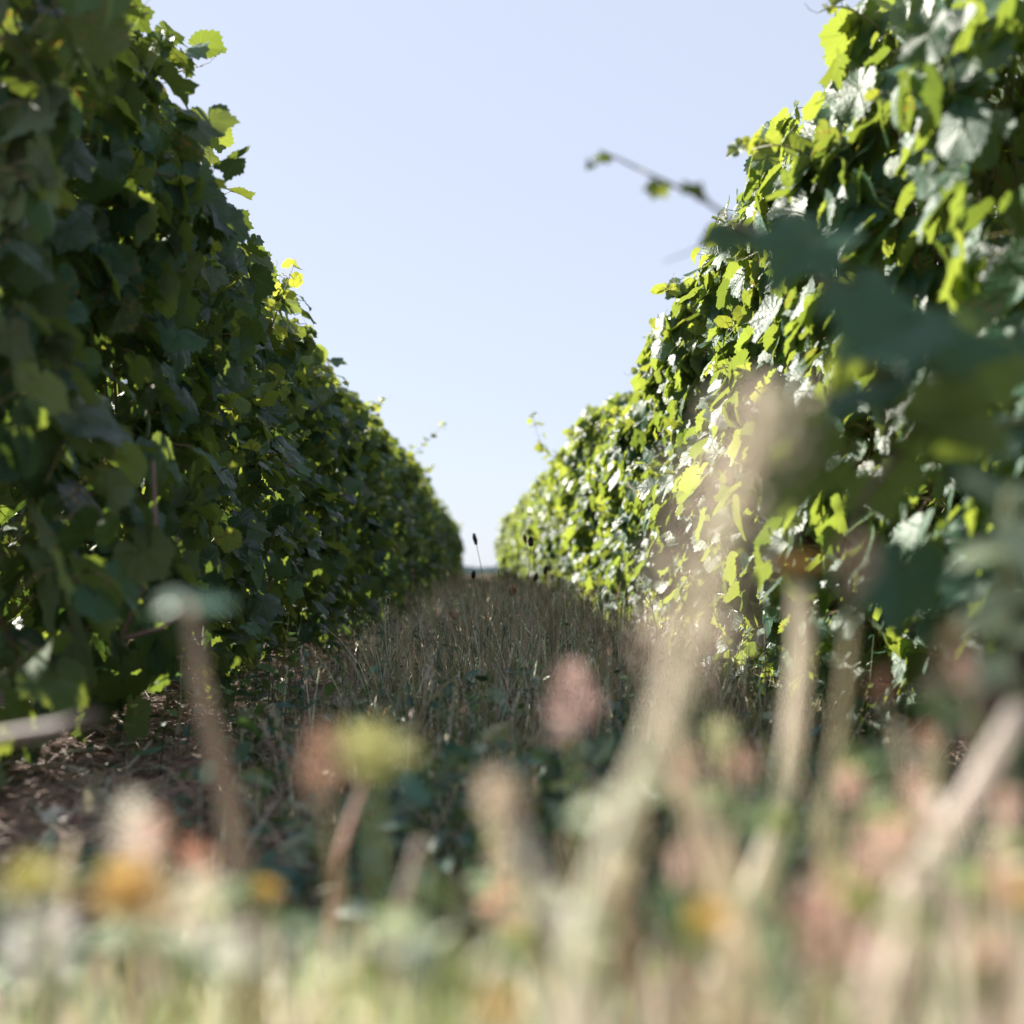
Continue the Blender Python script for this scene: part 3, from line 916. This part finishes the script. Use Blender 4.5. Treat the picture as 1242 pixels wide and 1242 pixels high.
def straw_litter():
    rng = np.random.default_rng(51)
    g = Geo()
    parts = []
    for x0, sd, n in ((-.72, .26, 17000), (1.0, .28, 13000)):
        y = 1.3 + 11 * rng.random(n) ** 2.1
        x = rng.normal(x0, sd, n)
        parts.append(np.stack([x, y], 1))
    xy = np.concatenate(parts); n = len(xy)
    z = np.abs(rng.normal(0, .03, n)) * (1 + .8 * np.sin(9 * xy[:, 0]) * np.sin(6 * xy[:, 1])) + .004
    h = rng.uniform(.03, .16, n)
    az = rng.uniform(0, 6.28, n)
    el = rng.normal(.05, .22, n)
    dx = np.stack([np.cos(az) * np.cos(el), np.sin(az) * np.cos(el), np.abs(np.sin(el))], 1)
    b = np.concatenate([xy, z[:, None]], 1)
    side = np.stack([-np.sin(az), np.cos(az), np.zeros(n)], 1) * rng.uniform(.0008, .0022, (n, 1))
    upv = np.array([0, 0, .0012])
    mid = b + dx * h[:, None] * .5 + np.stack([np.zeros(n), np.zeros(n), rng.normal(0, .008, n)], 1)
    e = b + dx * h[:, None]
    P = np.stack([b - side, b + side, b + upv, mid - side, mid + side, mid + upv, e - side * .5, e + side * .5, e + upv], 1)
    q = np.array([(s * 3 + k, s * 3 + (k + 1) % 3, s * 3 + 3 + (k + 1) % 3, s * 3 + 3 + k) for s in range(2) for k in range(3)])
    f = (q[None] + (np.arange(n) * 9)[:, None, None]).reshape(-1, 4)
    col = pick(rng, n, {"brown": 4, "pink": 3, "straw": 2, "pale": 1}) * .95
    g.add(P.reshape(-1, 3), [f], np.repeat(col, 9, 0))
    tag(g.build("straw_litter", M_STRAW), "dry brown straw and twigs littering the soil under the vines", "straw litter", kind="stuff")
    g = Geo()
    n = 130
    xy = parts[0][rng.choice(len(parts[0]), n)]
    xy = np.concatenate([xy[:80], parts[1][rng.choice(len(parts[1]), 50)]])
    n = len(xy)
    nr = np.stack([rng.normal(0, .5, n), rng.normal(-.2, .5, n), np.ones(n)], 1)
    az = rng.uniform(0, 6.28, n)
    put_leaves(g, rng, np.concatenate([xy, rng.uniform(.02, .07, (n, 1))], 1), nr, np.stack([np.cos(az), np.sin(az), np.zeros(n)], 1), rng.uniform(.03, .055, n),
               pick(rng, n, {"pale": 2, "straw": 2, "brown": 2}), TPL_LO, curl=1.8)
    tag(g.build("fallen_leaves", M_WEEDLEAF), "curled dry fallen vine leaves lying on the straw under the vines", "fallen leaves", kind="stuff")


near_grass()
ground_weeds()
straw_litter()

# ------------------------------------------------------------------ countable stalks
def stalk(name, label, cat, pts, r, colour, group=None, sides=9):
    """root Empty at the ground below the lowest point; returns (root, local points, stem part)"""
    P = [Vector(p) for p in pts]
    low = P[-1]
    if low.z > .0:                                       # carry the stem on down into the soil
        dirn = (P[-1] - P[-2]).normalized()
        dirn.z = min(dirn.z, -.5)
        k = (low.z + .01) / -dirn.z
        P.append(low + Vector((dirn.x * k * .4, dirn.y * k * .4, -low.z - .01)))
    base = Vector((P[-1].x, P[-1].y, 0))
    root = empty(name, base)
    tag(root, label, cat, group)
    loc = [p - base for p in P]
    n = len(loc)
    rad = [r * (.75 + .35 * i / (n - 1)) for i in range(n)]
    g = Geo()
    dense = []
    for i in range(n - 1):
        for k in range(4):
            dense.append(loc[i].lerp(loc[i + 1], k / 4))
    dense.append(loc[-1])
    g.tube(dense, [np.interp(i / 4, range(n), rad) for i in range(len(dense))], colour, sides)
    stem = g.build("stem", M_STEM, root)
    return root, loc, stem


def seed_head(root, p, axis, length, rad, colour, seed):
    """a ribwort spike: knobbly spindle with a frill"""
    rng = np.random.default_rng(seed)
    axis = Vector(axis).normalized()
    g = Geo()
    n = 11
    pts = [p + axis * length * (i / (n - 1)) for i in range(n)]
    rads = [max(.0006, rad * math.sin(math.pi * (.06 + .90 * i / (n - 1))) ** .6 * rng.uniform(.85, 1.12)) for i in range(n)]
    g.tube(pts, rads, colour, 10)
    K = 90
    u = rng.random(K); a = rng.uniform(0, 6.28, K)
    ax = axis.orthogonal().normalized(); ay = axis.cross(ax)
    J, N, T = [], [], []
    for k in range(K):
        o = ax * math.cos(a[k]) + ay * math.sin(a[k])
        J.append(p + axis * length * u[k] + o * rad * .7 * math.sin(math.pi * (.06 + .9 * u[k])) ** .6)
        N.append(axis - o * .4); T.append(o + axis * .5)
    put_leaves(g, rng, J, N, T, np.full(K, rad * .75), np.array(colour) * rng.uniform(.7, 1.3, (K, 1)), [OVAL], curl=.5)
    return g.build("seed_head", M_HEAD, root)


def flower_head(root, p, axis, rad, colour, seed, calyx=(.14, .19, .07), name="flower_head"):
    """composite flower: green cup and layered strap petals"""
    rng = np.random.default_rng(seed)
    axis = Vector(axis).normalized()
    ax = axis.orthogonal().normalized(); ay = axis.cross(ax)
    g = Geo()
    J, N, T, SZ, C = [], [], [], [], []
    for ring, (n, el, s) in enumerate(((16, .25, 1.0), (14, .6, .85), (10, 1.1, .6))):
        for k in range(n):
            a = 2 * math.pi * k / n + rng.normal(0, .1)
            o = ax * math.cos(a) + ay * math.sin(a)
            J.append(p + axis * rad * .3); T.append(o * math.cos(el) + axis * math.sin(el)); N.append(axis * math.cos(el) - o * math.sin(el))
            SZ.append(rad * s * rng.uniform(.9, 1.1)); C.append(np.array(colour) * rng.uniform(.85, 1.15))
    put_leaves(g, rng, J, N, T, SZ, C, [oval_template(8, .16)], curl=.5)
    o = g.build(name, M_PETAL, root)
    c = Geo()
    c.tube([p - axis * rad * .25, p, p + axis * rad * .18, p + axis * rad * .34], [rad * .12, rad * .34, rad * .38, rad * .3], calyx, 10)
    c.build("calyx", M_STEM, o)
    return o


def fluff_head(root, p, axis, rad, colour, seed, length=1.6, n=260, name="seed_head"):
    """dry tufted head: many fine bracts round a core"""
    rng = np.random.default_rng(seed)
    axis = Vector(axis).normalized()
    g = Geo()
    d = rng.normal(0, 1, (n, 3)); d /= np.linalg.norm(d, axis=1, keepdims=True)
    A = np.array(axis)
    cen = np.array(p) + A * rad * length * .5
    along = (d @ A)[:, None] * A
    P = cen + ((d - along) + along * length) * rad * rng.uniform(.25, .75, (n, 1))
    nr = np.cross(d, rng.normal(0, 1, (n, 3)))
    put_leaves(g, rng, P, nr, d + A * .6, rng.uniform(.35, .7, n) * rad, np.array(colour) * rng.uniform(.75, 1.2, (n, 1)), [oval_template(8, .15)], curl=.6)
    return g.build(name, M_PETAL, root)


def plume_head(root, pts, w, colour, seed, n=700):
    """grass panicle along pts: spikelets on drooping hairs"""
    rng = np.random.default_rng(seed)
    g = Geo()
    L = [Vector(q) for q in pts]
    P, T, N, SZ = [], [], [], []
    for k in range(n):
        u = rng.random() * (len(L) - 1)
        i = min(int(u), len(L) - 2)
        c = L[i].lerp(L[i + 1], u - i)
        d = (L[i] - L[i + 1]).normalized()
        env = math.sin(math.pi * (.12 + .83 * u / (len(L) - 1))) ** .8
        o = Vector(rng.normal(0, 1, 3)); o = (o - d * o.dot(d)).normalized()
        P.append(c + o * w * env * rng.random() ** .7); T.append(d + o * .55 + Vector(rng.normal(0, .2, 3))); N.append(Vector(rng.normal(0, 1, 3)))
        SZ.append(rng.uniform(.004, .009))
    put_leaves(g, rng, P, N, T, SZ, np.array(colour) * rng.uniform(.75, 1.2, (n, 1)), [oval_template(8, .17)], curl=.4)
    return g.build("plume", M_PETAL, root)


def stem_leaves(root, places, colour, seed, size=.03, name="leaf", one_each=True, w=.36):
    rng = np.random.default_rng(seed)
    for (p, t) in places:
        g = Geo()
        put_leaves(g, rng, [p], [Vector((rng.normal(0, .4), -.5, .8))], [t], [size * rng.uniform(.8, 1.2)], [np.array(colour) * rng.uniform(.85, 1.15)], [oval_template(14, w)], curl=.6)
        g.build(name, M_WEEDLEAF, root)


RIB = 1.25
# --- ribwort stalks standing in the middle of the alley
UPA = lambda a, b: (b - a).normalized()
for i, (lab, pp, hl, hr, col) in enumerate([
    ("tall dark ribwort head standing highest against the sky gap", [(578, 661, 4.9), (582, 700, 4.9), (586, 745, 4.9)], .040, .0085, (.045, .028, .028)),
    ("dark ribwort head just below and left of the tallest one", [(574, 702, 4.6), (580, 732, 4.6), (584, 770, 4.6)], .026, .0075, (.05, .03, .03)),
    ("dark ribwort stalk against the right vines, the upper of the pair", [(644, 663, 5.0), (645, 705, 5.0), (644, 760, 5.0)], .034, .009, (.05, .03, .028)),
    ("reddish brown ribwort head just behind the upper right stalk", [(638, 658, 5.6), (641, 700, 5.6), (642, 750, 5.6)], .030, .009, (.11, .05, .035)),
    ("tilted dark ribwort head farthest right of the group", [(661, 697, 5.2), (652, 730, 5.2), (650, 770, 5.2)], .032, .008, (.05, .03, .03)),
    ("rusty orange ribwort head in the grass below the sky gap", [(621, 722, 5.4), (622, 750, 5.4), (624, 790, 5.4)], .036, .010, (.30, .13, .07)),
    ("small rusty ribwort head low beside the left vines", [(552, 752, 5.3), (553, 775, 5.3), (555, 800, 5.3)], .034, .010, (.32, .15, .09)),
    ("short dark ribwort head low in the grass below the rusty one", [(613, 772, 4.4), (618, 800, 4.4), (622, 830, 4.4)], .034, .009, (.05, .032, .03)),
    ("dark ribwort head beside the tilted one, slightly lower", [(648, 705, 5.5), (646, 735, 5.5), (646, 770, 5.5)], .030, .0085, (.06, .035, .03)),
]):
    P = [at(a + (5 * math.sin(i * 2.1 + q) if q else 0), b, c * RIB) for q, (a, b, c) in enumerate(pp)]
    root, loc, _ = stalk("ribwort_stalk", lab, "seed stalk", P, .0015, (.20, .17, .10), "ribwort stalks in the alley grass", 6)
    ax = (loc[0] - loc[1]).normalized() + Vector((.35 if i == 4 else .05, 0, 0)) * (-1 if i in (0, 4) else 1)
    seed_head(root, loc[0], ax + Vector((.25 * math.sin(i * 1.9), 0, 0)), hl * RIB, hr * RIB * (.8 + .12 * (i % 3)), np.array(col) * 1.5 + .015, 200 + i)

# thin dry culms without a head
for i, (lab, pp) in enumerate([
    ("thin upright dry grass stem in front of the sky gap", [(605, 690, 4.7), (603, 730, 4.7), (601, 800, 4.7)]),
    ("pale dry grass stem leaning right, brightest in the mid alley", [(606, 760, 3.9), (598, 790, 3.9), (592, 825, 3.9)]),
    ("pale dry grass stem beside the low dark ribwort head", [(630, 745, 4.2), (640, 790, 4.2), (646, 830, 4.2)]),
    ("broken pale stem lying at a slant beside the left vines", [(545, 826, 2.9), (528, 844, 2.9), (512, 862, 2.9)]),
    ("pale dry stem leaning left near the soil of the left row", [(515, 790, 3.6), (530, 822, 3.6), (541, 842, 3.6)]),
]):
    stalk("grass_culm", lab, "grass stem", px(*pp), .0020 if i != 3 else .004, (.45, .37, .25), "dry stems in the mid alley", 6)

NEAR = 1.1


def npx(*pp): return [at(a, b, c * NEAR) for a, b, c in pp]


def nstalk(name, label, cat, pts, r, colour, group=None, sides=9): return stalk(name, label, cat, pts, r * .82, colour, group, sides)


# tall dry weeds that break up the alley
rng = random.Random(91)
for k in range(44):
    right = k % 5 != 0
    d = rng.uniform(2.5, 6.5)
    x0 = rng.uniform(600, 870) if right else rng.uniform(455, 600)
    ytop = rng.uniform(715, 800) + (40 / d if d < 3.2 else 0)
    ln = rng.gauss(0, 26)
    col = rng.choice([(.42, .34, .24), (.50, .42, .31), (.30, .21, .15), (.34, .33, .18)])
    root, loc, _ = stalk("dry_weed", "thin dry branching weed above the grass of the mid alley, %s of the sky gap" % ("right" if right else "left"), "weed",
                         [at(x0, ytop, d), at(x0 + ln * .3, ytop + 160 / d, d), at(x0 + ln, ytop + 400 / d, d)], rng.uniform(.0016, .0026), col,
                         "dry weeds standing in the mid alley, %s side" % ("right" if right else "left"), 5)
    hc = np.array(rng.choice([(.20, .12, .08), (.36, .22, .16), (.48, .38, .27), (.12, .07, .05), (.52, .46, .34)]))
    fluff_head(root, loc[0], (rng.gauss(0, .3), 0, 1), rng.uniform(.006, .011), hc, 900 + k, n=60, length=2.2)
    for q in range(rng.randrange(2, 5)):
        b = loc[0].lerp(loc[1], rng.uniform(.15, 1))
        e = b + Vector((rng.gauss(0, .035), rng.gauss(0, .03), rng.uniform(.03, .08)))
        g = Geo(); g.tube([b, b.lerp(e, .5) + Vector((0, 0, -.006)), e], [.0013, .0011, .0008], col, 5)
        o = g.build("side_branch", M_STEM, root)
        fluff_head(o, e, (0, 0, 1), rng.uniform(.004, .008), hc, 950 + k * 5 + q, n=36, length=1.8)

# --- out-of-focus stalks close to the lens
STRAW, PALE, PINKY, SAGE = (.38, .32, .23), (.62, .56, .45), (.46, .33, .26), (.24, .29, .17)

root, loc, _ = nstalk("weed_stalk", "tall beige weed stalk with a small green leafy tip before the left vines", "weed", npx((228, 735, .78), (248, 850, .76), (275, 960, .74), (292, 1060, .72), (300, 1160, .70)), .0062, (.33, .26, .19))
stem_leaves(root, [(loc[0], Vector(t)) for t in ((-1, 0, .5), (1, 0, .7), (-.3, -.3, 1), (.5, .2, .4), (-.8, .3, .1))], (.08, .17, .11), 61, .024)

root, loc, _ = nstalk("weed_stalk", "pale jointed stem leaning left under the orange flower on the right", "weed", npx((968, 705, .80), (972, 780, .79), (962, 890, .77), (944, 1000, .75), (905, 1100, .73), (865, 1200, .70)), .0072, PALE)
flower_head(root, loc[0], (0, 0, 1), .020, (.56, .34, .10), 62)
g = Geo(); j = loc[3]; g.tube([j + Vector((.001, 0, .008)), j, j + Vector((-.001, 0, -.008))], [.0075, .0090, .0075], (.33, .36, .12), 9); g.build("joint", M_STEM, root)
stem_leaves(root, [(loc[4], Vector((-.6, 0, .8))), (loc[4], Vector((.5, 0, .5)))], (.20, .28, .05), 63, .035)

root, loc, _ = nstalk("plume_grass", "big blurred pale grass plume leaning right across the right vines", "grass plume", npx((935, 470, .52), (905, 560, .52), (870, 660, .52), (838, 760, .52), (800, 880, .51), (755, 990, .50), (710, 1110, .48), (690, 1200, .46)), .0050, (.58, .55, .43))
plume_head(root, loc[:5], .027, (.60, .50, .42), 64, 300)

root, loc, _ = nstalk("weed_stalk", "thick beige broken stem leaning left at the bottom centre", "weed", npx((618, 990, .56), (655, 1070, .54), (695, 1150, .52), (715, 1220, .50)), .0060, (.46, .42, .35))
fluff_head(root, loc[0], (-.4, 0, 1), .009, (.50, .42, .33), 65)

for i, (lab, pp, rr, hr, col, name) in enumerate([
    ("dusty pink blurred seed head over the middle of the alley", [(692, 870, .80), (700, 950, .78), (705, 1060, .76)], .0022, .020, (.44, .26, .22), "f"),
    ("pinkish brown blurred seed head left of the pale jointed stem", [(835, 1060, .72), (838, 1120, .71), (840, 1200, .70)], .003, .014, (.46, .29, .23), "f"),
    ("large salmon pink blurred seed head at the lower right", [(1010, 1150, .55), (1015, 1200, .54), (1020, 1240, .53)], .004, .021, (.60, .33, .26), "f"),
    ("small salmon blurred seed head near the lower right corner", [(1205, 1175, .62), (1205, 1210, .61), (1206, 1260, .60)], .003, .012, (.58, .33, .25), "f"),
    ("pink blurred seed head at the bottom edge right of centre", [(835, 1245, .50), (838, 1290, .49)], .003, .014, (.64, .38, .32), "f"),
    ("pale peach seed head beside the orange flower on the right", [(1038, 695, .78), (1030, 780, .77), (1015, 900, .75), (1000, 1040, .72)], .003, .016, (.56, .38, .24), "f"),
    ("dull orange bud head before the dark base of the right vines", [(1155, 800, .80), (1140, 900, .78), (1125, 1040, .76)], .003, .015, (.46, .33, .12), "f"),
    ("rusty pink head at the left of the yellow flower in the lower middle", [(395, 935, .72), (400, 1000, .71), (410, 1100, .70)], .003, .017, (.42, .20, .10), "f"),
    ("whitish blurred head at the lower left edge", [(45, 1165, .62), (45, 1220, .61)], .003, .019, (.56, .54, .50), "f"),
    ("reddish brown head by the straw at the right edge", [(1215, 860, .85), (1220, 960, .83), (1225, 1100, .8)], .003, .019, (.36, .20, .15), "f"),
    ("yellow flower blurred in front of the lower middle grass", [(452, 935, .66), (455, 1010, .65), (462, 1110, .64)], .003, .026, (.48, .48, .16), "y"),
    ("orange yellow flower at the lower left", [(155, 1100, .60), (160, 1160, .59), (165, 1230, .58)], .003, .024, (.62, .36, .07), "y"),
    ("greenish yellow flower at the far lower left edge", [(42, 1085, .60), (44, 1140, .59), (48, 1230, .58)], .003, .020, (.50, .45, .08), "y"),
    ("small orange flower at the bottom edge of the middle", [(605, 1235, .50), (606, 1290, .49)], .003, .012, (.62, .38, .08), "y"),
]):
    root, loc, _ = nstalk("dry_weed" if name == "f" else "yellow_flower", lab, "weed" if name == "f" else "flower", npx(*pp), rr, (.36, .31, .19) if i % 2 else (.27, .30, .14), "blurred weeds close to the camera", 7)
    if name == "f": fluff_head(root, loc[0] - Vector((0, 0, hr * .3)), (0.05, 0, 1), hr * .85, np.array(col) * .7 + .10, 300 + i, n=120)
    else: flower_head(root, loc[0], (.1, -.45, 1), hr * .9, np.array(col) * .62 + np.array((.14, .13, .08)), 300 + i)

# leafy sage-green weed at the right edge
root, loc, _ = nstalk("leafy_weed", "sage green leafy weed at the right edge before the dark vines", "weed", npx((1222, 600, .82), (1222, 690, .81), (1226, 800, .80), (1232, 950, .78)), .0035, (.30, .32, .20))
rng = random.Random(5)
stem_leaves(root, [(loc[0].lerp(loc[2], k / 12), Vector((math.cos(k * 2.4), math.sin(k * 2.4), .5))) for k in range(13)], (.27, .33, .20), 66, .036)

# plain pale stems in the near grass on the right
for i, (lab, pp, r_, c_) in enumerate([
    ("pale thick stem slanting up to the right edge", [(1235, 860, .70), (1180, 960, .68), (1120, 1050, .66), (1075, 1120, .64)], .0080, (.62, .56, .50)),
    ("beige stem leaning left just inside the right edge", [(1120, 960, .66), (1150, 1050, .65), (1165, 1140, .64), (1185, 1240, .62)], .0070, (.64, .56, .50)),
    ("pinkish upright stem along the right edge", [(1222, 960, .66), (1224, 1060, .65), (1228, 1160, .64), (1230, 1240, .63)], .0075, (.52, .37, .30)),
    ("pale stem between the salmon heads and the beige stem", [(1110, 1080, .58), (1095, 1150, .57), (1070, 1240, .56)], .0066, (.62, .57, .48)),
    ("thin grey pink stem slanting behind the lower middle grass", [(510, 1020, .82), (490, 1090, .80), (470, 1170, .78)], .0045, (.36, .29, .25)),
    ("short beige stem tilted in the lower left grass", [(430, 1165, .60), (395, 1200, .59), (360, 1240, .58)], .0050, PALE),
    ("thin pinkish straw stem slanting over the dark weeds", [(445, 940, 1.05), (428, 985, 1.03), (412, 1035, 1.0)], .0030, (.50, .33, .26)),
]):
    nstalk("dry_straw", lab, "grass stem", npx(*pp), r_, c_, "pale stems close to the camera", 8)


# the tangle of thin weed stalks close to the lens
rng = random.Random(77)
for k in range(58):
    rightside = k % 3 != 0
    x0 = rng.uniform(640, 1250) if rightside else rng.uniform(-10, 640)
    ytop = (rng.uniform(820, 1130) if x0 > 780 else rng.uniform(950, 1150)) if rightside else rng.uniform(1010, 1160)
    d = rng.uniform(.58, .98)
    ln = rng.gauss(0, 55)
    col = rng.choice([STRAW, PALE, PINKY, SAGE, PALE, (.50, .44, .36)])
    root, loc, _ = stalk("weed_stalk", "thin pale weed stalk in the blurred tangle along the lower %s" % ("right" if rightside else "left"), "weed",
                         [at(x0, ytop, d), at(x0 + ln * .3, ytop + 90, d), at(x0 + ln, ytop + 210, d)], rng.uniform(.0014, .0034), col,
                         "thin stalks of the blurred lower %s tangle" % ("right" if rightside else "left"), 6)
    kind = rng.random()
    hc = np.array(rng.choice([(.56, .36, .30), (.50, .33, .25), (.58, .50, .38), (.42, .42, .24), (.50, .26, .18), (.62, .58, .50)]))
    if kind < .55: fluff_head(root, loc[0], (rng.gauss(0, .2), 0, 1), rng.uniform(.006, .013), hc, 700 + k, n=90)
    elif kind < .72 and ytop > 1085: flower_head(root, loc[0], (rng.gauss(0, .3), -.3, 1), rng.uniform(.009, .013), (.60, .42, .10), 700 + k)
    if rng.random() < .6:
        stem_leaves(root, [(loc[0].lerp(loc[1], rng.uniform(.2, .9)), Vector((rng.choice([-1, 1]), rng.gauss(0, .5), .7))) for q in range(2)], rng.choice([(.20, .28, .06), (.24, .30, .17), (.12, .20, .06)]), 800 + k, .028, w=.2)

# grey stick poking in at the left edge
g = Geo()
P = px((-120, 915, 1.15), (0, 896, 1.10), (70, 884, 1.08), (118, 868, 1.05))
base = Vector((P[0].x, P[0].y, 0))
root = empty("pruned_stick", base)
tag(root, "grey blurred stick reaching in from the left edge before the vines", "stick")
g.tube([Vector((-.04, .05, -.01)), Vector((-.02, .03, .15))] + [p - base for p in P], [.006, .006, .0065, .0065, .006, .0045], (.17, .13, .12), 8)
g.build("stick_wood", M_STEM, root)
